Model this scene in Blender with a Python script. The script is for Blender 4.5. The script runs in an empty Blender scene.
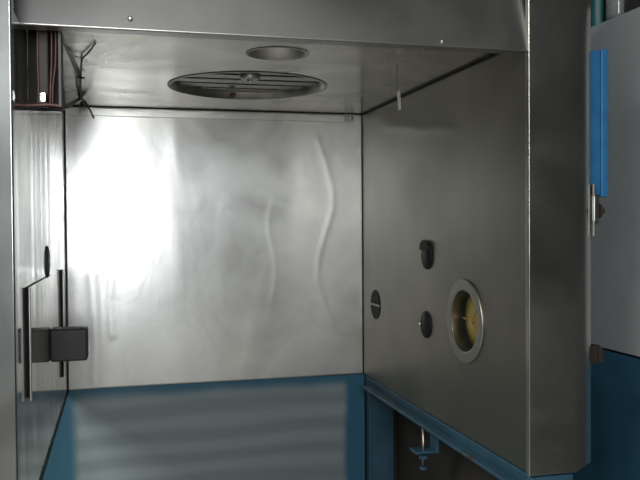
import bpy, bmesh, math, random
from mathutils import Vector, Matrix
random.seed(7)
S = bpy.context.scene
COL = S.collection
PI = math.pi
# ------------------------------------------------------------------ camera
F = 793.56
YAW, PITCH, ROLL = .2482, -.019613, -.006787
CAM = Vector((.1493, -2.40882, .47621))
W, H, D, HB = .90, .8247, 1.0552, .7992
cy, sy, cp, sp = math.cos(YAW), math.sin(YAW), math.cos(PITCH), math.sin(PITCH)
FW = Vector((sy*cp, cy*cp, sp)); r0 = Vector((cy, -sy, 0)); u0 = r0.cross(FW)
RT = math.cos(ROLL)*r0 + math.sin(ROLL)*u0
UP = -math.sin(ROLL)*r0 + math.cos(ROLL)*u0
cd = bpy.data.cameras.new('camera'); cam = bpy.data.objects.new('camera', cd); COL.objects.link(cam)
M3 = Matrix((RT, UP, -FW)).transposed()
cam.matrix_world = Matrix.Translation(CAM) @ M3.to_4x4()
cd.sensor_width = 36; cd.lens = F*36/640; cd.clip_start = .02
S.camera = cam

def ray(u, v): return (RT*(u-320) - UP*(v-240) + FW*F)
def at(u, v, axis, val):
    """point of the place seen at pixel (u,v) on the plane axis=val (survey measurement)"""
    d = ray(u, v); i = 'xyz'.index(axis)
    return CAM + d*((val-CAM[i])/d[i])

# ------------------------------------------------------------------ materials
def nodes(name):
    m = bpy.data.materials.new(name); m.use_nodes = True
    nt = m.node_tree; b = nt.nodes['Principled BSDF']
    return m, nt, b
def N(nt, t, **kw):
    n = nt.nodes.new(t)
    for k, v in kw.items():
        if k in n.inputs: n.inputs[k].default_value = v
        else: setattr(n, k, v)
    return n
def ramp(nt, fac, stops):
    r = nt.nodes.new('ShaderNodeValToRGB'); e = r.color_ramp.elements
    while len(e) < len(stops): e.new(.5)
    for q, (p, c) in zip(e, stops): q.position = p; q.color = (*c, 1) if len(c) == 3 else c
    nt.links.new(fac, r.inputs['Fac']); return r
def steel(name, col=(.60, .60, .585), rough=.24, grain=(260, 260, 6), dent=.0, dscale=(5, 5, 1.6), stain=.12, gb=.03, rough2=.5, mix=.5, warm=(.70,.62,.47), aniso=0., fine=0., rv=1., ridge=None):
    m, nt, b = nodes(name); L = nt.links.new
    tc = N(nt, 'ShaderNodeTexCoord')
    mp = N(nt, 'ShaderNodeMapping', Scale=grain); L(tc.outputs['Object'], mp.inputs['Vector'])
    g = N(nt, 'ShaderNodeTexNoise', Scale=1., Detail=3.); L(mp.outputs['Vector'], g.inputs['Vector'])
    mp2 = N(nt, 'ShaderNodeMapping', Scale=dscale); L(tc.outputs['Object'], mp2.inputs['Vector'])
    d = N(nt, 'ShaderNodeTexNoise', Scale=1., Detail=1.5, Distortion=.5); L(mp2.outputs['Vector'], d.inputs['Vector'])
    s = N(nt, 'ShaderNodeTexNoise', Scale=3.2, Detail=5.); L(tc.outputs['Object'], s.inputs['Vector'])
    c1 = Vector(col)*(1-stain)
    cr = ramp(nt, s.outputs['Fac'], [(.3, tuple(c1)), (.55, col), (.75, tuple(Vector(col)*.8+Vector(warm)*.2*(1-stain)))])
    L(cr.outputs['Color'], b.inputs['Base Color'])
    b.inputs['Metallic'].default_value = 1
    mr = N(nt, 'ShaderNodeMapRange'); mr.inputs['To Min'].default_value = rough*(1-.18*rv); mr.inputs['To Max'].default_value = rough*(1+.2*rv)
    mixn = N(nt, 'ShaderNodeMath', operation='MULTIPLY'); L(g.outputs['Fac'], mixn.inputs[0]); L(s.outputs['Fac'], mixn.inputs[1])
    mr.inputs['From Max'].default_value = .5
    L(mixn.outputs[0], mr.inputs['Value']); L(mr.outputs[0], b.inputs['Roughness'])
    bp = N(nt, 'ShaderNodeBump', Strength=gb, Distance=.0006); L(g.outputs['Fac'], bp.inputs['Height'])
    if fine:
        fn = N(nt, 'ShaderNodeTexNoise', Scale=13., Detail=3., Distortion=.8); L(tc.outputs['Object'], fn.inputs['Vector'])
        ad = N(nt, 'ShaderNodeMath', operation='MULTIPLY_ADD'); L(fn.outputs['Fac'], ad.inputs[0]); ad.inputs[1].default_value = fine; L(d.outputs['Fac'], ad.inputs[2])
        hsrc = ad.outputs[0]
    else: hsrc = d.outputs['Fac']
    if ridge:
        # pressed horizontal crease in the sheet
        sp_ = N(nt, 'ShaderNodeSeparateXYZ'); L(tc.outputs['Object'], sp_.inputs[0])
        def mm(op, *a):
            n = N(nt, 'ShaderNodeMath', operation=op)
            for i_, q in enumerate(a):
                if isinstance(q, (int, float)): n.inputs[i_].default_value = q
                else: L(q, n.inputs[i_])
            return n.outputs[0]
        off = mm('MULTIPLY_ADD', d.outputs['Fac'], .03, -.015)
        zz_ = mm('DIVIDE', mm('SUBTRACT', mm('ADD', sp_.outputs['Z'], off), mm('MULTIPLY_ADD', sp_.outputs['Y'], ridge[3], ridge[2]-ridge[1]*ridge[3])), .016)
        ga_ = mm('POWER', 2.718, mm('MULTIPLY', mm('MULTIPLY', zz_, zz_), -1.))
        def sst(v, e0, e1):
            n = N(nt, 'ShaderNodeMapRange'); n.interpolation_type = 'SMOOTHSTEP'; n.inputs['From Min'].default_value = e0; n.inputs['From Max'].default_value = e1
            L(v, n.inputs['Value']); return n.outputs[0]
        msk = mm('MULTIPLY', sst(sp_.outputs['Y'], ridge[0]-.05, ridge[0]+.05), sst(sp_.outputs['Y'], ridge[1]+.05, ridge[1]-.03))
        hsrc = mm('MULTIPLY_ADD', mm('MULTIPLY', ga_, msk), .6, hsrc)
    if dent:
        bp2 = N(nt, 'ShaderNodeBump', Strength=1., Distance=dent); L(hsrc, bp2.inputs['Height'])
        L(bp2.outputs['Normal'], bp.inputs['Normal'])
    L(bp.outputs['Normal'], b.inputs['Normal'])
    if aniso:
        tg = N(nt, 'ShaderNodeTangent'); tg.direction_type = 'UV_MAP'; tg.uv_map = 'UVMap'
        L(tg.outputs[0], b.inputs['Tangent']); b.inputs['Anisotropic'].default_value = aniso; b.inputs['Anisotropic Rotation'].default_value = .25
    b2 = nt.nodes.new('ShaderNodeBsdfPrincipled'); b2.inputs['Metallic'].default_value = 1; b2.inputs['Roughness'].default_value = rough2
    L(cr.outputs['Color'], b2.inputs['Base Color']); L(bp.outputs['Normal'], b2.inputs['Normal'])
    mx = nt.nodes.new('ShaderNodeMixShader')
    bl_ = N(nt, 'ShaderNodeTexNoise', Scale=4.5, Detail=4., Distortion=.6); L(tc.outputs['Object'], bl_.inputs['Vector'])
    bm_ = N(nt, 'ShaderNodeMapRange'); bm_.inputs['From Min'].default_value = .35; bm_.inputs['From Max'].default_value = .65
    bm_.inputs['To Min'].default_value = max(0, mix-.16); bm_.inputs['To Max'].default_value = min(1, mix+.16)
    L(bl_.outputs['Fac'], bm_.inputs['Value']); L(bm_.outputs[0], mx.inputs[0])
    L(b.outputs[0], mx.inputs[1]); L(b2.outputs[0], mx.inputs[2]); L(mx.outputs[0], nt.nodes['Material Output'].inputs['Surface'])
    return m
def plain(name, col, rough=.5, metal=0., var=.15, scale=30., bump=.1, spec=.5, worn=None):
    m, nt, b = nodes(name); L = nt.links.new
    tc = N(nt, 'ShaderNodeTexCoord')
    n = N(nt, 'ShaderNodeTexNoise', Scale=scale, Detail=4.); L(tc.outputs['Object'], n.inputs['Vector'])
    cr = ramp(nt, n.outputs['Fac'], [(.3, tuple(Vector(col)*(1-var))), (.7, tuple(Vector(col)*(1+var)))])
    if worn:
        wn = N(nt, 'ShaderNodeTexNoise', Scale=9., Detail=6., Roughness=.65); L(tc.outputs['Object'], wn.inputs['Vector'])
        wr = ramp(nt, wn.outputs['Fac'], [(.60, (0, 0, 0)), (.64, (1, 1, 1))])
        wm = N(nt, 'ShaderNodeMix', data_type='RGBA'); L(wr.outputs['Color'], wm.inputs['Factor']); L(cr.outputs['Color'], wm.inputs['A']); wm.inputs['B'].default_value = (*worn, 1)
        L(wm.outputs['Result'], b.inputs['Base Color'])
    else: L(cr.outputs['Color'], b.inputs['Base Color'])
    b.inputs['Roughness'].default_value = rough; b.inputs['Metallic'].default_value = metal
    b.inputs['Specular IOR Level'].default_value = spec
    if bump:
        bp = N(nt, 'ShaderNodeBump', Strength=bump, Distance=.002); L(n.outputs['Fac'], bp.inputs['Height']); L(bp.outputs['Normal'], b.inputs['Normal'])
    return m
MAT = {}
MAT['back'] = steel('steel_back', rough=.19, dent=.0025, dscale=(5., 5., 1.3), col=(.66, .67, .66), mix=.66, rough2=.42, aniso=.65, fine=.10)
MAT['left'] = steel('steel_left', rough=.08, dent=.0025, dscale=(3, 7, .9), col=(.53, .525, .50), mix=.15, gb=.01)
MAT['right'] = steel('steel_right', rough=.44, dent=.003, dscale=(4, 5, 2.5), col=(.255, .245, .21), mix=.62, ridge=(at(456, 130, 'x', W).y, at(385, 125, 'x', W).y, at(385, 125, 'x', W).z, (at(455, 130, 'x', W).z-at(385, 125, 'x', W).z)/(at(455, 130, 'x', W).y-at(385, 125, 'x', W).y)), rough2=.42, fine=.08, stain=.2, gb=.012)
MAT['ceil'] = steel('steel_ceiling', rough=.20, dent=.005, dscale=(4.5, 4.5, 4.5), grain=(6, 260, 260), col=(.76, .74, .68), mix=.16, fine=.03, stain=.2)
MAT['front'] = steel('steel_front', rough=.28, grain=(5, 260, 260), col=(.46, .465, .46), mix=.15, gb=0., rv=.15)
MAT['post'] = steel('steel_post', rough=.2, grain=(200, 200, 5), col=(.46, .47, .45), mix=.2, gb=.001, rv=.3)
MAT['postl'] = steel('steel_left_post', rough=.2, grain=(200, 200, 5), col=(.46, .49, .51), mix=.12, gb=.001, rv=.3)
MAT['flange'] = steel('steel_flange', rough=.3, grain=(60, 60, 60), col=(.33, .325, .295), mix=.5, gb=0)
MAT['lip'] = steel('steel_lip', rough=.22, dent=.001, col=(.63, .635, .62), mix=.6, rough2=.42)
MAT['trim'] = steel('steel_trim', rough=.28, grain=(6, 200, 200), col=(.6, .6, .57))
MAT['bright'] = plain('bright_steel', (.72, .73, .74), .14, 1., .05, 40, 0)
MAT['satin'] = plain('satin_steel', (.62, .62, .60), .48, 1., .06, 40, .03)
MAT['dull'] = plain('dull_steel', (.36, .36, .34), .35, 1., .2, 25, .1)
MAT['darksteel'] = plain('dark_steel', (.10, .10, .095), .5, .6, .2, 25, .1)
MAT['conduit'] = plain('dull_conduit', (.09, .08, .065), .6, .2, .25, 25, .1)
MAT['black'] = plain('black_rubber', (.006, .006, .0065), .6, 0, .2, 60, .05, spec=.2)
MAT['rubber'] = plain('grey_rubber', (.032, .033, .033), .6, 0, .12, 60, .1)
MAT['void'] = plain('cavity_shade_and_black', (.02, .018, .016), .8, 0, .3, 10, .1)  # near-black; stands for shade in open cavities, also colours the black box
MAT['copper'] = plain('copper_tube', (.20, .11, .095), .5, .4, .2, 40, .05)
MAT['wire'] = plain('wire_sheath', (.03, .03, .032), .5, 0, .1, 50, 0)
MAT['white'] = plain('white_plastic', (.45, .45, .42), .5, 0, .1, 40, .05)
MAT['rust'] = plain('rusty_clip', (.12, .05, .025), .8, 0, .4, 60, .2)
MAT['bluebar'] = plain('blue_enamel', (.030, .16, .36), .35, 0, .15, 25, .05)
MAT['blue'] = plain('blue_paint', (.021, .068, .108), .45, 0, .2, 18, .08, worn=(.035, .028, .022))
MAT['blueworn'] = MAT['blue']
MAT['blue'] = plain('blue_frame_paint', (.021, .068, .108), .45, 0, .2, 18, .08)
MAT['bluedark'] = plain('blue_cabinet_paint', (.035, .125, .20), .5, 0, .2, 8, .05)
MAT['greycab'] = plain('grey_cabinet_paint', (.45, .50, .52), .5, 0, .06, 6, .03)
MAT['brown'] = plain('brown_bakelite', (.03, .021, .017), .5, 0, .2, 30, .05)
MAT['teal'] = plain('teal_plastic', (.02, .10, .11), .4, 0, .2, 20, 0)
MAT['amberframe'] = plain('amber_frame', (.30, .18, .04), .4, .3, .15, 40, 0)
MAT['roomwall'] = plain('room_paint', (.13, .133, .13), .8, 0, .06, 3, .03)
MAT['roomdark'] = plain('room_paint_shaded', (.06, .065, .065), .8, 0, .06, 3, .03)  # shade put into the room paint, keeps the right post's reflections dark
MAT['roomfloor'] = plain('room_floor', (.37, .36, .345), .6, 0, .2, 6, .05)
MAT['roomceil'] = plain('room_ceiling', (.14, .14, .135), .9, 0, .05, 4, .03)
def amber():
    m, nt, b = nodes('amber_glass')
    b.inputs['Base Color'].default_value = (.22, .18, .05, 1); b.inputs['Roughness'].default_value = .3; return m
MAT['amber'] = amber()
def clear():
    m, nt, b = nodes('clear_plastic')
    b.inputs['Base Color'].default_value = (.6, .66, .68, 1); b.inputs['Roughness'].default_value = .12
    b.inputs['Transmission Weight'].default_value = .75; b.inputs['IOR'].default_value = 1.4; return m
MAT['clear'] = clear()
# blue panel with a rectangle of grey smeared filler
def panel_mat(x0, x1, ztop):
    m, nt, b = nodes('blue_panel_with_grey_smears'); L = nt.links.new
    tc = N(nt, 'ShaderNodeTexCoord'); sx = N(nt, 'ShaderNodeSeparateXYZ'); L(tc.outputs['Object'], sx.inputs[0])
    nz = N(nt, 'ShaderNodeTexNoise', Scale=5., Detail=2.); L(tc.outputs['Object'], nz.inputs['Vector'])
    def math_(op, a, c):
        n = N(nt, 'ShaderNodeMath', operation=op)
        for i, q in enumerate((a, c)):
            if isinstance(q, (int, float)): n.inputs[i].default_value = q
            else: L(q, n.inputs[i])
        return n.outputs[0]
    nzc = math_('MULTIPLY', math_('SUBTRACT', nz.outputs['Fac'], .5), .025)
    X = math_('ADD', sx.outputs['X'], nzc); Z = math_('ADD', sx.outputs['Z'], nzc)
    def step(v, e, w, flip=False):
        n = N(nt, 'ShaderNodeMapRange'); n.interpolation_type = 'SMOOTHSTEP'
        n.inputs['From Min'].default_value = e-w; n.inputs['From Max'].default_value = e+w
        if flip: n.inputs['To Min'].default_value = 1; n.inputs['To Max'].default_value = 0
        L(v, n.inputs['Value']); return n.outputs[0]
    rect = math_('MULTIPLY', math_('MULTIPLY', step(X, x0, .018), step(X, x1, .014, True)), step(Z, ztop, .02, True))
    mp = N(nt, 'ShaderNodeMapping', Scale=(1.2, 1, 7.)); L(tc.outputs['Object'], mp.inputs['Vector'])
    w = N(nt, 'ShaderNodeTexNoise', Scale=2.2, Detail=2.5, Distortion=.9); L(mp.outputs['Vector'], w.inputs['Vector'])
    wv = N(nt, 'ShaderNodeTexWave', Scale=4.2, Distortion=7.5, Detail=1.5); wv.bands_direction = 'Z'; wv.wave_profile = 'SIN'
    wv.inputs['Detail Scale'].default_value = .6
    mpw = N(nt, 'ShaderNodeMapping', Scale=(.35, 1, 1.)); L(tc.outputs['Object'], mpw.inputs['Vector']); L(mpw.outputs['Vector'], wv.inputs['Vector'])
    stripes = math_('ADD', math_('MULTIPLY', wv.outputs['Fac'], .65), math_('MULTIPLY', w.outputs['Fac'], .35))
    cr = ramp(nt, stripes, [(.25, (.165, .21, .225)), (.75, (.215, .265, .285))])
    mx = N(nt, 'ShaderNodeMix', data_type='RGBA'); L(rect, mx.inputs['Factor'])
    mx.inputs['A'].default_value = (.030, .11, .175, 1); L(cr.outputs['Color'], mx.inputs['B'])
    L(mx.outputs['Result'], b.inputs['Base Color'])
    b.inputs['Roughness'].default_value = .3
    return m

# ------------------------------------------------------------------ mesh helpers
def link(name, bm, mat, parent=None, smooth=False, bevel=0, seg=2, loc=None):
    bmesh.ops.recalc_face_normals(bm, faces=bm.faces)
    me = bpy.data.meshes.new(name); bm.to_mesh(me); bm.free()
    me.materials.append(MAT[mat] if isinstance(mat, str) else mat)
    o = bpy.data.objects.new(name, me); COL.objects.link(o)
    if smooth:
        for p in me.polygons: p.use_smooth = True
    if bevel:
        b = o.modifiers.new('bevel', 'BEVEL'); b.width = bevel; b.segments = seg; b.limit_method = 'ANGLE'; b.angle_limit = math.radians(40)
        for p in me.polygons: p.use_smooth = True
        w = o.modifiers.new('wn', 'WEIGHTED_NORMAL')
    if parent: o.parent = parent; o.matrix_parent_inverse = Matrix.Translation(-parent.location)
    return o
def thing(name, label, cat, loc, group=None):
    o = bpy.data.objects.new(name, None); COL.objects.link(o); o.location = loc; o.empty_display_size = .02
    o['label'] = label; o['category'] = cat
    if group: o['group'] = group
    return o
def tag(o, label, cat, group=None):
    o['label'] = label; o['category'] = cat
    if group: o['group'] = group
    return o
def struct(o, label=None):
    o['kind'] = 'structure'
    if label: o['label'] = label; 
    return o
def box(bm, a, b):
    a, b = Vector(a), Vector(b)
    vs = [bm.verts.new((x, y, z)) for x in (a.x, b.x) for y in (a.y, b.y) for z in (a.z, b.z)]
    for f in ((0,1,3,2),(4,6,7,5),(0,4,5,1),(2,3,7,6),(0,2,6,4),(1,5,7,3)): bm.faces.new([vs[i] for i in f])
    return bm
def B(a, b): return box(bmesh.new(), a, b)
def frame(ax):
    ax = Vector(ax).normalized(); t = Vector((0, 0, 1)) if abs(ax.z) < .9 else Vector((0, 1, 0))
    e = ax.cross(t).normalized(); return ax, e, ax.cross(e)
def lathe(bm, origin, ax, prof, seg=40, sx=1, arc=None):
    """revolve (radius, height) profile about the axis"""
    ax, e, g = frame(ax); o = Vector(origin); rings = []
    for r, h in prof:
        if r < 1e-6: rings.append([bm.verts.new(o+ax*h)])
        else: rings.append([bm.verts.new(o+ax*h+(e*math.cos(2*PI*k/seg)+g*math.sin(2*PI*k/seg))*r) for k in range(seg)])
    for A, Bq in zip(rings, rings[1:]):
        for k in range(seg):
            q = (k+1) % seg
            if len(A) == 1 and len(Bq) == 1: continue
            if len(A) == 1: bm.faces.new((A[0], Bq[q], Bq[k]))
            elif len(Bq) == 1: bm.faces.new((A[k], A[q], Bq[0]))
            else: bm.faces.new((A[k], A[q], Bq[q], Bq[k]))
    return bm
def tube(bm, pts, r, seg=10, sub=6):
    pts = [Vector(p) for p in pts]
    if len(pts) > 2 and sub > 1:
        out = []
        for i in range(len(pts)-1):
            p0, p1, p2, p3 = pts[max(i-1, 0)], pts[i], pts[i+1], pts[min(i+2, len(pts)-1)]
            for s in range(sub):
                t = s/sub
                out.append(.5*((2*p1)+(p2-p0)*t+(2*p0-5*p1+4*p2-p3)*t*t+(3*p1-p0-3*p2+p3)*t**3))
        out.append(pts[-1]); pts = out
    rings = []; e = None
    for i, p in enumerate(pts):
        d = (pts[min(i+1, len(pts)-1)]-pts[max(i-1, 0)]).normalized()
        if e is None: e = frame(d)[1]
        e = (e-d*e.dot(d)).normalized(); g = d.cross(e)
        rings.append([bm.verts.new(p+(e*math.cos(2*PI*k/seg)+g*math.sin(2*PI*k/seg))*r) for k in range(seg)])
    for A, Bq in zip(rings, rings[1:]):
        for k in range(seg): bm.faces.new((A[k], A[(k+1) % seg], Bq[(k+1) % seg], Bq[k]))
    bm.faces.new(rings[0][::-1]); bm.faces.new(rings[-1])
    return bm
def prism(bm, poly, z0, z1):
    a = [bm.verts.new((x, y, z0)) for x, y in poly]; b = [bm.verts.new((x, y, z1)) for x, y in poly]
    n = len(poly); bm.faces.new(a[::-1]); bm.faces.new(b)
    for i in range(n): bm.faces.new((a[i], a[(i+1) % n], b[(i+1) % n], b[i]))
    return bm
def holed_sheet(axis, val, rect, holes, th):
    """flat sheet on the plane axis=val with round holes cut through; th = signed thickness away from the viewer"""
    bm = bmesh.new()
    def P(a, b, v):
        return {'x': (v, a, b), 'y': (a, v, b), 'z': (a, b, v)}[axis]
    loops = []
    a0, b0, a1, b1 = rect
    loops.append([(a0, b0), (a1, b0), (a1, b1), (a0, b1)])
    for (ca, cb, r) in holes:
        loops.append([(ca+r*math.cos(2*PI*k/48), cb+r*math.sin(2*PI*k/48)) for k in range(48)])
    both = []
    for v in (val, val+th):
        edges = []; vl = []
        for lp in loops:
            vs = [bm.verts.new(P(a, b, v)) for a, b in lp]; vl.append(vs)
            for i in range(len(vs)): edges.append(bm.edges.new((vs[i], vs[(i+1) % len(vs)])))
        bmesh.ops.triangle_fill(bm, use_beauty=True, edges=edges); both.append(vl)
    for A, Bq in zip(*both):
        n = len(A)
        for i in range(n): bm.faces.new((A[i], A[(i+1) % n], Bq[(i+1) % n], Bq[i]))
    return bm

# ------------------------------------------------------------------ measured positions
grille_c = at(248, 86.5, 'z', H)
gr = (at(326, 88, 'z', H)-at(170.5, 86, 'z', H)).length/2
port_c = at(277.5, 53.5, 'z', H)
pr = (at(307.5, 55, 'z', H)-at(247.5, 53, 'z', H)).length/2
ring_c = at(465, 321, 'x', W)
ring_R = (at(465, 279, 'x', W)-at(465, 363, 'x', W)).length/2
ring_r = (at(464, 291, 'x', W)-at(464, 352, 'x', W)).length/2

# ------------------------------------------------------------------ the booth shell (setting)
RIDGES = [([(273, 203), (269, 218), (270, 235), (275, 255), (277, 275), (272, 300)], .00045, .007),
          ([(317, 138), (325, 160), (333, 188), (333, 208), (326, 232), (319, 255), (317, 280), (324, 302), (333, 322)], .0006, .007),
          ([(268, 181), (285, 178), (310, 182)], .0002, .006), ([(222, 206), (240, 203), (258, 207)], .0002, .008),
          ([(92, 275), (94, 310), (96, 350), (95, 380)], .0010, .012), ([(112, 270), (109, 300), (112, 335)], .0006, .009),
          ([(190, 118), (215, 140), (238, 150)], .0002, .012)]
RID = []
for pts, A_, sg in RIDGES: RID.append(([Vector((at(u, v, 'y', 0).x, at(u, v, 'y', 0).z)) for u, v in pts], A_, sg))
def bulge(x, z):
    h = 0
    for pts, A_, sg in RID:
        best = 9
        for p, q in zip(pts, pts[1:]):
            d = q-p; t = max(0, min(1, ((x-p.x)*d.x+(z-p.y)*d.y)/d.length_squared))
            best = min(best, math.hypot(x-p.x-t*d.x, z-p.y-t*d.y))
        if best < 4*sg: h += A_*math.exp(-.5*(best/sg)**2)
    return h
bm = bmesh.new(); nx, nz = 200, 180
gv = [[bm.verts.new((W*i/nx, -bulge(W*i/nx, H*k/nz), H*k/nz)) for k in range(nz+1)] for i in range(nx+1)]
for i in range(nx):
    for k in range(nz): bm.faces.new((gv[i][k], gv[i+1][k], gv[i+1][k+1], gv[i][k+1]))
rim = [gv[i][0] for i in range(nx+1)]+[gv[nx][k] for k in range(1, nz+1)]+[gv[i][nz] for i in range(nx-1, -1, -1)]+[gv[0][k] for k in range(nz-1, 0, -1)]
bk = [bm.verts.new((v.co.x, .012, v.co.z)) for v in rim]
for i in range(len(rim)):
    q = (i+1) % len(rim); bm.faces.new((rim[i], rim[q], bk[q], bk[i]))
bm.faces.new(bk)
wb = link('wall_back', bm, 'back', smooth=True); struct(wb)
me = wb.data
uv = me.uv_layers.new(name='UVMap')
for lo in me.loops: uv.data[lo.index].uv = (me.vertices[lo.vertex_index].co.x, me.vertices[lo.vertex_index].co.z)
for p_ in me.polygons:
    if abs(p_.normal.y) < .7 or len(p_.vertices) > 4: p_.use_smooth = False
# black strips painted in for the dark open seams at the sheet corners
struct(link('trim_8', B((-.001, -.002, 0), (.0012, .0, H)), 'black'))
struct(link('trim_9', B((W-.0016, -.002, 0), (W+.001, 0, H)), 'black'))
struct(link('trim_10', B((W-.005, -D+.04, H-.004), (W+.001, 0, H)), 'black'))
struct(link('trim_11', B((0, -.0036, H-.0028), (W-.006, 0, H)), 'black'))
YL = -1.195
bm = bmesh.new(); box(bm, (-.012, -D, 0), (0, -.0015, H)); bm2 = box(bm, (-.012, YL, 0), (0, -D, HB))
struct(link('wall_left', bm, 'left'))
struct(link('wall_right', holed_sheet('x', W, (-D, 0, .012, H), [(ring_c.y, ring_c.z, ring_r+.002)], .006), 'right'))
struct(link('ceiling', holed_sheet('z', H, (-.012, -D+.04, W+.006, .012), [(grille_c.x, grille_c.y, gr), (port_c.x, port_c.y, pr)], .006), 'ceil'))
# header across the front
xr = at(530, 52, 'y', -D).x
xl = at(11, 23, 'y', -D).x
bm = B((xl-.06, -D, HB), (xr, -D+.036, HB+.30))
for v in bm.verts:
    if v.co.z > HB+.1: v.co.y += .050
hd = link('trim_1', bm, 'front', bevel=.003, seg=3); struct(hd)
# left post
xe = at(14.5, 240, 'y', YL-.01).x
lp = link('trim_2', prism(bmesh.new(), [(xe-.25, YL+.010), (xe, YL-.012), (xe, YL+.02), (xe-.25, YL+.042)], -1.0, HB+.45), 'postl', bevel=.003, seg=3); struct(lp)
# right post: front face, chamfer and side
xa, xb, xc = at(529, 240, 'y', -D-.004).x, at(576, 240, 'y', -D-.004).x, at(591, 240, 'y', -D+.045).x
zb = at(550, 474, 'y', -D).z
bm = prism(bmesh.new(), [(xa, -D-.004), (xb, -D-.004), (xc, -D+.045), (xc, -D+.09), (xc-.01, -D+.09), (xc-.01, -D+.055), (xb-.005, -D+.01), (xa, -D+.01)], zb, HB+.30)
struct(link('trim_3', bm, 'post', bevel=.0016, seg=3))
# folded lip along the top of the back wall
struct(link('trim_4', B((.003, -.0032, H-.028), (W-.045, 0, H-.005)), 'lip', bevel=.002))
# rubber seal under the left wall
struct(link('trim_5', B((-.012, YL, -.008), (.0025, .012, 0)), 'black'))

tb = at(350, 117, 'y', -.01)
tg_ = thing('corner_tab', 'small bent steel tab at the right end of the back wall lip', 'tab', (tb.x, 0, tb.z))
link('tab_plate', B((tb.x-.016, -.006, tb.z-.012), (tb.x+.014, -.0034, tb.z+.010)), 'dull', tg_, bevel=.0008)
link('tab_bolt', lathe(bmesh.new(), (tb.x+.004, -.006, tb.z), (0, -1, 0), [(0, 0), (.005, 0), (.005, .003), (.002, .0045), (0, .0045)], 12), 'bright', tg_)
# room around the booth
RZ0, RZ1, RX0, RX1, RY0 = -1.0, 1.75, -2.6, 2.6, -3.9
struct(link('floor', B((RX0, RY0, RZ0-.05), (RX1, 1.0, RZ0)), 'roomfloor'))
struct(link('ceiling_room', B((RX0, RY0, RZ1), (RX1, 1.0, RZ1+.05)), 'roomceil'))
struct(link('wall_far', B((RX0, 1.0, RZ0), (RX1, 1.05, RZ1)), 'roomwall'))
struct(link('wall_room_left', B((RX0-.05, RY0, RZ0), (RX0, 1.0, RZ1)), 'roomwall'))
struct(link('wall_room_right', B((RX1, RY0, RZ0), (RX1+.05, 1.0, RZ1)), 'roomdark'))
# wall behind the photographer with a window opening
wx0, wx1, wz0, wz1 = -.20, .33, .35, 1.68
bm = bmesh.new()
box(bm, (RX0, RY0-.05, RZ0), (wx0, RY0, RZ1)); box(bm, (wx1, RY0-.05, RZ0), (RX1, RY0, RZ1))
box(bm, (wx0, RY0-.05, RZ0), (wx1, RY0, wz0)); box(bm, (wx0, RY0-.05, wz1), (wx1, RY0, RZ1))
struct(link('wall_behind', bm, 'roomwall'))
bm = bmesh.new()
for a, b in (((wx0-.03, RY0-.05, wz0-.03), (wx0, RY0+.02, wz1+.03)), ((wx1, RY0-.05, wz0-.03), (wx1+.03, RY0+.02, wz1+.03)),
             ((wx0, RY0-.05, wz0-.03), (wx1, RY0+.02, wz0)), ((wx0, RY0-.05, wz1), (wx1, RY0+.02, wz1+.03))): box(bm, a, b)
struct(link('window_1', bm, 'white'))

# ------------------------------------------------------------------ below the back wall
px0, px1 = at(76, 430, 'y', .02).x, at(345, 430, 'y', .02).x
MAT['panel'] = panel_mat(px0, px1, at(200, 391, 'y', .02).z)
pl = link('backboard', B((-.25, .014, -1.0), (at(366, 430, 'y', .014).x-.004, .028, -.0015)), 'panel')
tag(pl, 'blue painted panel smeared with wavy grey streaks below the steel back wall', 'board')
# blue steel frame under the right wall: post, rail, front crossbar
fx0, fx1 = at(365.5, 430, 'y', 0).x, at(394, 430, 'y', -.03).x
fr = thing('steel_frame', 'blue painted angle iron frame carrying the right steel wall', 'frame', (W, -D/2, -1.0))
link('frame_post', B((fx0+.002, -.03, -1.0), (fx1, -.002, -.003)), 'blue', fr, bevel=.003)
rz = at(373, 392, 'x', W-.03).z
bm = bmesh.new()
zt = -.002; zl = -.022
box(bm, (W-.004, -D-.0, zl), (W+.004, -.031, zt)); box(bm, (W-.030, -D-.0, zl-.007), (W+.004, -.07, zl))
link('rail', bm, 'blueworn', fr, bevel=.0015)
link('front_post', B((xa+.004, -D-.002, -1.0), (xb-.004, -D+.05, zb-.004)), 'blue', fr, bevel=.003)
# clamp hanging from the rail
cy_ = -.34
cc = at(424, 440, 'x', W-.02); cy_ = cc.y
cl = thing('rail_clamp', 'small blue clamp with a screw hanging under the angle iron rail', 'clamp', (W-.02, cy_, zl-.006))
z1 = zl-.0073
p1 = at(424, 450, 'x', W-.02).z; p2 = at(422, 466, 'x', W-.02).z
bm = bmesh.new(); box(bm, (W-.05, cy_-.022, p1-.004), (W+.012, cy_+.022, p1+.003)); box(bm, (W+.004, cy_-.022, p1), (W+.012, cy_+.022, z1))
link('jaw', bm, 'blue', cl, bevel=.0015)
bm = lathe(bmesh.new(), (W-.022, cy_, p2), (0, 0, 1), [(0, 0), (.004, 0), (.004, z1-p2), (0, z1-p2)], 12)
link('screw', bm, 'dull', cl, True)
bm = lathe(bmesh.new(), (W-.022, cy_, p1-.020), (0, 0, 1), [(0, 0), (.012, 0), (.012, .009), (0, .009)], 6)
link('nut', bm, 'blue', cl)
bm = lathe(bmesh.new(), (W-.022, cy_, p2-.004), (0, 0, 1), [(0, 0), (.008, 0), (.009, .006), (0, .008)], 6)
link('screw_head', bm, 'blue', cl)
# near-black boards added as painted shade for the open space under the right wall
struct(link('shade_board_side', B((W+.11, -D+.06, -1.0), (W+.12, -.003, -.0045)), 'void'))
struct(link('shade_board_top', B((W+.008, -D+.06, -.012), (W+.11, -.003, -.005)), 'void'))
struct(link('shade_board_back', B((fx1+.002, -.002, -1.0), (W+.12, .012, -.004)), 'void'))

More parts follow.
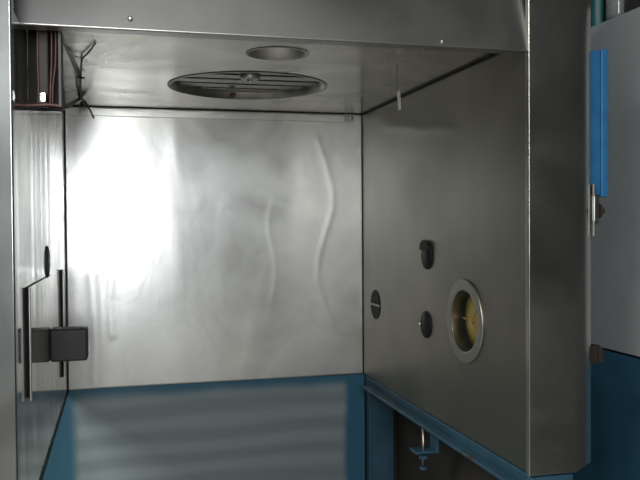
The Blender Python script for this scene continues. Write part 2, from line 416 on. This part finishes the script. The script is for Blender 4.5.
# ------------------------------------------------------------------ ceiling fittings
g = thing('vent_grille', 'large round slatted vent grille set in the steel ceiling', 'vent', (grille_c.x, grille_c.y, H))
bm = lathe(bmesh.new(), (grille_c.x, grille_c.y, H), (0, 0, 1), [(gr+.004, -.0015), (gr-.006, -.0015), (gr-.006, .09), (gr-.002, .09), (gr-.002, .0), (gr+.004, -.0)], 64)
link('rim', bm, 'dull', g, True)
bm = lathe(bmesh.new(), (grille_c.x, grille_c.y, H), (0, 0, 1), [(0, .085), (gr-.007, .085), (gr-.007, .09), (0, .09)], 64)
link('duct_back', bm, 'void', g)  # near-black disc paints in the darkness behind the slats
ns = 6
for k in range(ns):
    yy = -gr+2*gr*(k+.5)/ns; hw = math.sqrt(max(gr**2-yy**2, 0))-.008
    y0 = grille_c.y+yy
    bm = bmesh.new(); t = .0035; w = .030
    a = math.radians(-4)
    pts = [(-w/2*math.cos(a)-t*math.sin(a)/2, .020-w/2*math.sin(a)), (w/2*math.cos(a), .020+w/2*math.sin(a))]
    dy, dz = math.cos(a)*w/2, math.sin(a)*w/2
    n = (-math.sin(a)*t/2, math.cos(a)*t/2)
    q = [(-dy-n[0], -dz-n[1]), (dy-n[0], dz-n[1]), (dy+n[0], dz+n[1]), (-dy+n[0], -dz+n[1])]
    A = [bm.verts.new((grille_c.x-hw, y0+p, H+.018+z)) for p, z in q]; C_ = [bm.verts.new((grille_c.x+hw, y0+p, H+.018+z)) for p, z in q]
    bm.faces.new(A); bm.faces.new(C_[::-1])
    for i in range(4): bm.faces.new((A[i], C_[i], C_[(i+1) % 4], A[(i+1) % 4]))
    link('slat', bm, 'trim', g, bevel=.001)
hb_ = at(250, 78, 'z', H-.002)
bm = lathe(bmesh.new(), (hb_.x, hb_.y, H-.006), (0, 0, 1), [(0, 0), (.020, 0), (.024, .004), (.024, .03), (0, .03)], 24)
hub = link('hub', bm, 'trim', g, bevel=.001)
bm = lathe(bmesh.new(), (hb_.x, hb_.y, H-.011), (0, 0, 1), [(0, 0), (.006, 0), (.007, .006), (0, .006)], 6)
link('bolt', bm, 'bright', hub)
hk = at(232.5, 95, 'z', H+.0)
link('clip', B((hk.x-.006, hk.y-.022, H-.004), (hk.x+.006, hk.y+.022, H+.004)), 'rust', g, bevel=.001)
p = thing('ceiling_port', 'smaller round recessed steel port in the ceiling in front of the slatted vent', 'port', (port_c.x, port_c.y, H))
bm = lathe(bmesh.new(), (port_c.x, port_c.y, H), (0, 0, 1), [(pr+.003, -.001), (pr-.003, -.0015), (pr-.004, .06), (pr-.010, .075), (pr-.001, .08), (pr-.001, 0), (pr+.003, 0)], 48)
link('sleeve', bm, 'satin', p, True)
bm = lathe(bmesh.new(), (port_c.x, port_c.y, H), (0, 0, 1), [(0, .072), (pr-.006, .072), (pr-.006, .076), (0, .076)], 48)
link('cap', bm, 'dull', p)

# ------------------------------------------------------------------ right wall fittings
p = thing('sight_port', 'round flanged steel port with amber glass low on the right steel wall', 'port', (W, ring_c.y, ring_c.z))
bm = lathe(bmesh.new(), (W, ring_c.y, ring_c.z), (-1, 0, 0), [(ring_r, 0), (ring_R, 0), (ring_R, .0025), (ring_R-.0015, .004), (ring_r+.002, .004), (ring_r, .003), (ring_r, 0)], 64)
link('flange', bm, 'flange', p, bevel=.0006)
dep = .030
bm = lathe(bmesh.new(), (W, ring_c.y, ring_c.z), (1, 0, 0), [(ring_r, -.003), (ring_r-.002, dep), (ring_r+.004, dep), (ring_r+.0018, 0)], 64)
link('sleeve', bm, 'dull', p, True)
bm = lathe(bmesh.new(), (W+dep, ring_c.y, ring_c.z), (1, 0, 0), [(0, -.010), (ring_r*.5, -.008), (ring_r-.003, 0), (ring_r-.003, .004), (0, .004)], 48)
gl = link('amber_glass', bm, 'amber', p, True); gl['label'] = 'amber yellow glass'
bm = bmesh.new()
for k in range(3):
    a = PI*.5+2*PI*k/3+.5
    tube(bm, [(W+dep-.012, ring_c.y, ring_c.z), (W+dep-.004, ring_c.y+(ring_r-.004)*math.cos(a), ring_c.z+(ring_r-.004)*math.sin(a))], .0025, 8)
lathe(bm, (W+dep-.010, ring_c.y, ring_c.z), (-1, 0, 0), [(0, -.002), (.009, -.002), (.008, .005), (0, .006)], 16)
link('spider', bm, 'amberframe', p)

def disc_xf(u0_, v0_, u1_, v1_):
    a, b = at((u0_+u1_)/2, v0_, 'x', W), at((u0_+u1_)/2, v1_, 'x', W)
    return (a+b)/2, (a-b).length/2
# upper plug with a raised flap
c, r = disc_xf(420, 240, 435, 269)
t = thing('rubber_plug', 'black rubber plug with a raised flap, highest of the dark plugs on the right wall', 'plug', (W, c.y, c.z), 'black rubber plugs on the right wall')
bm = lathe(bmesh.new(), (W, c.y, c.z-.002), (-1, 0, 0), [(0, 0), (r*.96, 0), (r*.98, .002), (r*.95, .004), (0, .0045)], 36)
link('plug_body', bm, 'black', t, True)
bm = bmesh.new(); rings = []
for s_ in (.0046, .012):
    ring = []
    for k in range(15):
        a = PI*(-.05+1.12*k/14); ring.append(bm.verts.new((W-s_*.75, c.y+r*.12+r*.86*math.cos(a), c.z+r*.40+r*.62*math.sin(a))))
    rings.append(ring); bm.faces.new(ring)
for i in range(15): bm.faces.new((rings[0][i], rings[0][(i+1) % 15], rings[1][(i+1) % 15], rings[1][i]))
link('flap', bm, 'black', t, bevel=.002)
# lower plug with a bright rivet
c, r = disc_xf(420, 311, 433, 338)
t = thing('rubber_plug', 'plain black rubber plug with a bright rivet at its edge, left of the amber port', 'plug', (W, c.y, c.z), 'black rubber plugs on the right wall')
bm = lathe(bmesh.new(), (W, c.y, c.z), (-1, 0, 0), [(0, 0), (r*.96, 0), (r, .002), (r*.95, .004), (0, .0045)], 36)
link('plug_body', bm, 'black', t, True)
rv = at(421, 324, 'x', W)
bm = lathe(bmesh.new(), (W, rv.y, rv.z), (-1, 0, 0), [(0.005, 0), (.005, .004), (.003, .006), (0, .0065)], 16)
link('rivet', bm, 'bright', t, True)
# split grommet near the back corner
c, r = disc_xf(370.5, 290, 381, 319)
t = thing('split_grommet', 'dark round opening crossed by a thin level bar near the back right corner', 'grommet', (W, c.y, c.z))
bm = lathe(bmesh.new(), (W, c.y, c.z), (-1, 0, 0), [(0, 0), (r, 0), (r, .0015), (r*.95, .0025), (0, .002)], 36)
link('opening', bm, 'black', t)
link('bar', B((W-.005, c.y-r*.98, c.z-.003), (W-.0015, c.y+r*.98, c.z+.003)), 'right', t)
# hanging tag near the ceiling edge
a = at(397, 74, 'z', H); a2 = at(398, 90, 'y', a.y)
t = thing('hanging_clip', 'small white clip hanging on a thin wire beside the right wall', 'clip', (a.x, a.y, H))
link('wire', tube(bmesh.new(), [(a.x, a.y, H), at(397, 82, 'y', a.y), a2, at(398.5, 94, 'y', a.y)], .0012, 6), 'dull', t)
b1, b2 = at(398.3, 90, 'y', a.y), at(398.6, 110, 'y', a.y)
bm = bmesh.new(); q = [at(396.6, 92, 'y', a.y), at(399.6, 90, 'y', a.y), at(400.3, 98, 'y', a.y), at(401, 109.5, 'y', a.y), at(398.3, 110.5, 'y', a.y), at(397.6, 100, 'y', a.y)]
F1 = [bm.verts.new(v+Vector((0, -.003, 0))) for v in q]; F2 = [bm.verts.new(v+Vector((0, .003, 0))) for v in q]
bm.faces.new(F1); bm.faces.new(F2[::-1])
for i in range(6): bm.faces.new((F1[i], F1[(i+1) % 6], F2[(i+1) % 6], F2[i]))
link('clip_body', bm, 'white', t, bevel=.0008)

# ------------------------------------------------------------------ left wall fittings
# cover plate with folded near and far edges
n0, n1 = at(25.7, 288, 'x', 0), at(25.7, 404, 'x', 0)
n1.y = n0.y
f0, f1 = at(60, 269.5, 'x', 0), at(60, 383, 'x', 0)
f1.y = f0.y
t = thing('cover_plate', 'thin steel cover plate with two bright folded upright edges on the left wall', 'plate', (0, n0.y, n1.z))
bm = bmesh.new(); A = []
for x in (0, .0012): A.append([bm.verts.new((x, p_.y, p_.z)) for p_ in (n0+Vector((0, .004, 0)), n1+Vector((0, .004, .004)), f1+Vector((0, 0, .004)), f0)])
bm.faces.new(A[0]); bm.faces.new(A[1])
for i in range(4): bm.faces.new((A[0][i], A[0][(i+1) % 4], A[1][(i+1) % 4], A[1][i]))
link('plate', bm, 'left', t)
for (a_, b_, gap, wd_) in ((n0, n1, .0046, .0024), (f0, f1, .0062, .0034)):
    e_ = link('folded_edge', B((gap, a_.y-.004, b_.z), (gap+wd_, a_.y+.008, a_.z)), 'satin', t, bevel=.0006)
    link('gap_shade', B((.0002, a_.y-.0038, b_.z+.006), (gap, a_.y+.008, a_.z-.0005)), 'black', e_)  # black strip painting in the shade of the gap behind the edge
# thin dark joint along the plate's upper edge
link('joint', tube(bmesh.new(), [n0+Vector((.001, 0, 0)), n0.lerp(f0, .35)+Vector((.001, 0, 0)), n0.lerp(f0, .6)+Vector((.001, 0, 0))], .0012, 6, 1), 'black', t)
# dark rubber block
k = at(50, 345, 'x', 0); by = k.y
z0, z1_ = at(60, 360, 'y', by).z, at(60, 328, 'y', by).z
xw = at(87.5, 345, 'y', by-.03).x
t = thing('rubber_block', 'dark grey rubber block sticking out from the left steel wall', 'block', (0, by, z0))
bm = bmesh.new(); box(bm, (.0013, by-.028, z0), (xw, by+.028, z1_))
o = link('block_body', bm, 'rubber', t, bevel=.006, seg=3)
# round plug higher on left wall
hc = at(47, 262, 'x', 0); hr = (at(47, 246, 'x', 0)-at(47, 278, 'x', 0)).length/2
t = thing('cable_bushing', 'round dark bushing with a bright pin on the left steel wall', 'bushing', (0, hc.y, hc.z))
link('bushing_body', lathe(bmesh.new(), (0, hc.y, hc.z), (1, 0, 0), [(0, 0), (hr, 0), (hr, .0025), (hr*.8, .004), (0, .0035)], 36), 'rubber', t)
link('pin', lathe(bmesh.new(), (0, hc.y, hc.z-.001), (1, 0, 0), [(.007, .003), (.006, .005), (.003, .006), (0, .006)], 14), 'bright', t, True)

# wiring box hanging behind the header at the left
Y0 = -D+.045; Y1 = Y0+.06
bx0 = .0; bx1 = at(61, 70, 'y', Y0).x; bz0 = at(40, 106, 'y', Y0).z
t = thing('wiring_box', 'open dark wiring box with copper tubes hanging at the upper left corner', 'wiring box', (bx0, Y0, bz0))
link('back_plate', B((bx0+.0005, Y1-.004, bz0), (bx1, Y1, H)), 'void', t)  # shaded inside of the box put into the near-black colour
link('side_plate', B((bx1-.004, Y0, bz0), (bx1, Y1-.004, H)), 'darksteel', t)
dx0, dx1 = at(37.5, 70, 'y', Y0+.03).x, at(49, 70, 'y', Y0+.03).x
link('conduit', prism(bmesh.new(), [(dx0, Y0+.02), (dx1, Y0+.02), (dx1, Y1-.004), (dx0, Y1-.004)], at(40, 96, 'y', Y0+.02).z, H), 'conduit', t, bevel=.003)
for (ua, ub) in ((51.5, 50), (55.5, 52.5), (37.5, 38)):
    link('copper_tube', tube(bmesh.new(), [at(ua, 25, 'y', Y0+.012), at(ua, 60, 'y', Y0+.012), at(ub+.5, 85, 'y', Y0+.012), at(ub, 104, 'y', Y0+.012)], .0016, 8), 'copper', t, True)
ca, cb = at(38.5, 92, 'y', Y0+.004), at(46.5, 103, 'y', Y0+.004)
c_ = link('connector', B((ca.x, Y0-.002, cb.z), (cb.x, Y0+.016, ca.z)), 'bright', t, bevel=.002)
for u in (40.5, 44, 47):
    q = at(u, 105, 'y', Y0+.006)
    link('prong', tube(bmesh.new(), [(q.x, Y0+.006, cb.z), (q.x, Y0+.006, cb.z-.007)], .0018, 8), 'bright', c_)
link('bottom_tube', tube(bmesh.new(), [at(11.5, 105.5, 'y', Y0+.002), at(24, 105.2, 'y', Y0+.002), at(36, 105, 'y', Y0+.002), at(48, 104.5, 'y', Y0+.004), at(61, 105.8, 'y', Y0+.004)], .0028, 8), 'copper', t, True)
# loose wires at the back left of the ceiling
def zc(u, v, dz): return at(u, v, 'z', H-dz)
jy = -.16
t = thing('wire_bundle', 'tangle of thin frayed wires dangling at the left end of the ceiling', 'wires', zc(82, 60, .0))
j = zc(80.5, 98, .010)
link('dark_wire', tube(bmesh.new(), [zc(60, 37, .003), zc(66, 48, .005), zc(73, 64, .006), zc(79, 77, .007), j], .0018, 7), 'wire', t, True)
link('dark_wire', tube(bmesh.new(), [zc(95.5, 43, .002), zc(92, 48, .004), zc(87, 54, .005), zc(82, 60, .006), zc(81, 76, .007), j], .0018, 7), 'wire', t, True)
link('tie', tube(bmesh.new(), [zc(76.5, 77, .008), zc(80.5, 78, .010), zc(84.5, 77.5, .008)], .002, 7), 'wire', t, True)
link('grey_wire', tube(bmesh.new(), [zc(69, 51, .004), zc(75, 56, .005), zc(82, 58, .006)], .0012, 7), 'dull', t, True)
link('red_wire', tube(bmesh.new(), [at(61, 105.5, 'y', Y0+.01), at(66, 105, 'y', -.75), at(73, 101.5, 'y', -.45), at(79, 98, 'y', jy), j], .0022, 7), 'copper', t, True)
link('dark_wire', tube(bmesh.new(), [at(61, 108, 'y', Y0+.012), at(66, 108, 'y', -.75), at(74, 103, 'y', -.45), at(80, 99.5, 'y', jy), at(84, 102, 'y', jy), at(90, 110, 'y', jy), at(94, 118.5, 'y', jy)], .0024, 7), 'wire', t, True)
link('red_wire', tube(bmesh.new(), [j, at(84, 100, 'y', jy), at(88, 106, 'y', jy), at(92, 113, 'y', jy), at(93, 118, 'y', jy)], .0018, 7), 'copper', t, True)
link('grey_wire', tube(bmesh.new(), [at(80, 104, 'y', jy), at(79.5, 112, 'y', jy), at(84, 114.5, 'y', jy), at(87.5, 113.5, 'y', jy), at(86, 107, 'y', jy), j], .0012, 7), 'dull', t, True)
link('knot', lathe(bmesh.new(), at(82.5, 104, 'y', jy)+Vector((0, 0, -.008)), (.3, 0, 1), [(0, 0), (.006, .002), (.009, .009), (.006, .016), (0, .018)], 12), 'wire', t, True)

# screws on the header
for u, v, lab in ((130, 18.5, 'small screw at the left end of the steel header'), (443, 41.5, 'small screw at the right end of the steel header')):
    q = at(u, v, 'y', -D)
    bm = lathe(bmesh.new(), q, (0, -1, 0), [(.004, 0), (.004, .0015), (.002, .003), (0, .003)], 14)
    o = link('screw', bm, 'dull'); tag(o, lab, 'screw', 'screws on the header')

# ------------------------------------------------------------------ right of the booth
XG = 1.30
# blue bar on the right post and its hinge
yb = -D+.055
b0, b1 = at(593, 50, 'y', yb), at(607.5, 195, 'y', yb)
t = thing('blue_bar', 'upright bright blue bar fixed to the outer side of the right post', 'bar', (b0.x, yb, b1.z))
mid = at(600.5, 120, 'y', yb).x
link('bar_body', B((xc, yb, b1.z), (mid, yb+.03, b0.z)), 'bluebar', t, bevel=.002)
link('bar_edge', B((mid, yb-.004, b1.z-.004), (b1.x, yb+.03, b0.z+.002)), 'bluebar', t, bevel=.002)
h0, h1 = at(590.5, 194, 'y', yb-.02), at(598, 234, 'y', yb-.02)
t = thing('hinge', 'steel hinge with a dark knob under the blue bar', 'hinge', (h0.x, yb, h1.z))
xm = at(594, 210, 'y', yb-.012).x; zz = lambda v: at(594, v, 'y', yb-.012).z
link('barrel', lathe(bmesh.new(), (xm, yb-.012, zz(221)), (0, 0, 1), [(0, 0), (.0055, 0), (.0055, zz(196)-zz(221)), (0, zz(196)-zz(221))], 16), 'dull', t, bevel=.0006)
link('pin', lathe(bmesh.new(), (xm-.001, yb-.012, zz(236)), (0, 0, 1), [(0, 0), (.0035, 0), (.0035, zz(184)-zz(236)), (0, zz(184)-zz(236))], 12), 'dull', t)
link('leaf', B((xc-.002, yb-.009, zz(224)), (at(598, 210, 'y', yb-.005).x, yb-.003, zz(195))), 'darksteel', t, bevel=.001)
kx = at(598, 211, 'y', yb-.003).x
link('knob', lathe(bmesh.new(), (kx-.001, yb-.004, zz(211)), (1, 0, 0), [(0, 0), (.015, 0), (.015, .003), (.007, .010), (.005, .014), (0, .015)], 20), 'brown', t, bevel=.0008)
# cabinets
ga, gb = at(600, 23, 'x', XG), at(600, 347.3, 'x', XG)
cab = thing('wall_cabinet', 'grey painted cabinet with a flat plain side right of the booth', 'cabinet', (XG+.2, -.6, gb.z))
link('cabinet_body', B((XG, -.98, gb.z), (XG+.4, .5, ga.z)), 'greycab', cab, bevel=.003)
bl = thing('base_cabinet', 'dark blue cabinet standing under the grey cabinet', 'cabinet', (XG+.2, -.6, -1.0))
link('cabinet_body', B((XG+.004, -.98, -1.0), (XG+.4, .5, gb.z-.006)), 'bluedark', bl, bevel=.002)
# brown latch on the post
l0, l1 = at(589, 345, 'y', -D+.06), at(598.5, 363, 'y', -D+.06)
t = thing('latch', 'small brown latch on the outer edge of the right post', 'latch', (xc, -D+.06, l1.z))
link('latch_body', B((xc-.002, -D+.05, l1.z), (l1.x, -D+.075, l0.z)), 'brown', t, bevel=.003)
link('latch_lip', B((l1.x-.008, -D+.044, l1.z+.004), (l1.x+.001, -D+.055, l0.z-.004)), 'brown', t, bevel=.001)
# things on the grey cabinet
zt_ = ga.z
def on_cab(u): return at(u, 15, 'x', XG+.03)
q = at(597.5, 15, 'x', XG+.02)
o = link('teal_canister', lathe(bmesh.new(), (XG+.022, q.y, zt_), (0, 0, 1), [(0, 0), (.016, 0), (.018, .004), (.018, .16), (.014, .175), (.008, .19), (0, .19)], 32), 'teal', bevel=.001)
tag(o, 'teal plastic canister on top of the grey cabinet against the booth post', 'canister')
q2 = at(605.5, 12, 'x', XG+.03)
o = link('dark_box', B((XG+.12, q2.y-.10, zt_), (XG+.26, q2.y+.10, zt_+.2)), 'void', bevel=.002)
tag(o, 'black box between the teal canister and the clear jar', 'box')
q3 = at(621, 10, 'x', XG+.04)
jr = thing('plastic_jar', 'clear plastic jar standing on the grey cabinet', 'jar', (XG+.055, q3.y, zt_))
R_ = .026
link('jar_body', lathe(bmesh.new(), (XG+.030, q3.y, zt_+.001), (0, 0, 1), [(0, 0), (R_*.85, 0), (R_, .012), (R_, .15), (R_*.8, .165), (R_*.8, .18), (R_*.74, .18), (R_*.74, .163), (R_*.93, .148), (R_*.93, .014), (R_*.8, .006), (0, .006)], 40), 'clear', jr, True)
link('jar_lid', lathe(bmesh.new(), (XG+.030, q3.y, zt_+.170), (0, 0, 1), [(0, .012), (R_*.84, .012), (R_*.84, .03), (0, .032)], 32), 'dull', jr)
q4 = at(637, 8, 'x', XG+.03)
o = link('grey_tin', B((XG+.02, q4.y-.12, zt_), (XG+.15, q4.y+.03, zt_+.2)), 'darksteel', bevel=.004)
tag(o, 'dark grey tin at the right end of the row on the cabinet', 'tin')

# ------------------------------------------------------------------ light
def area(name, loc, rot, sx, sy_, power, col=(1, 1, 1)):
    l = bpy.data.lights.new(name, 'AREA'); l.shape = 'RECTANGLE'; l.size = sx; l.size_y = sy_; l.energy = power; l.color = col
    o = bpy.data.objects.new(name, l); COL.objects.link(o); o.location = loc; o.rotation_euler = rot; return o
area('window_daylight', ((wx0+wx1)/2, RY0-.03, (wz0+wz1)/2), (PI/2, 0, 0), wx1-wx0, wz1-wz0, 43, (.97, .99, 1))
area('fill_light', (-1.6, -2.6, RZ1-.02), (0, 0, 0), 1.4, .9, 140, (1, .95, .85))  # added fill that brightens the cabinet and blue board; no known lamp there
wd = bpy.data.worlds.new('world'); S.world = wd; wd.use_nodes = True
wd.node_tree.nodes['Background'].inputs[0].default_value = (.5, .55, .6, 1); wd.node_tree.nodes['Background'].inputs[1].default_value = .1
vs_ = S.view_settings; vs_.view_transform = 'Standard'; vs_.look = 'None'; vs_.gamma = 1; vs_.exposure = 0
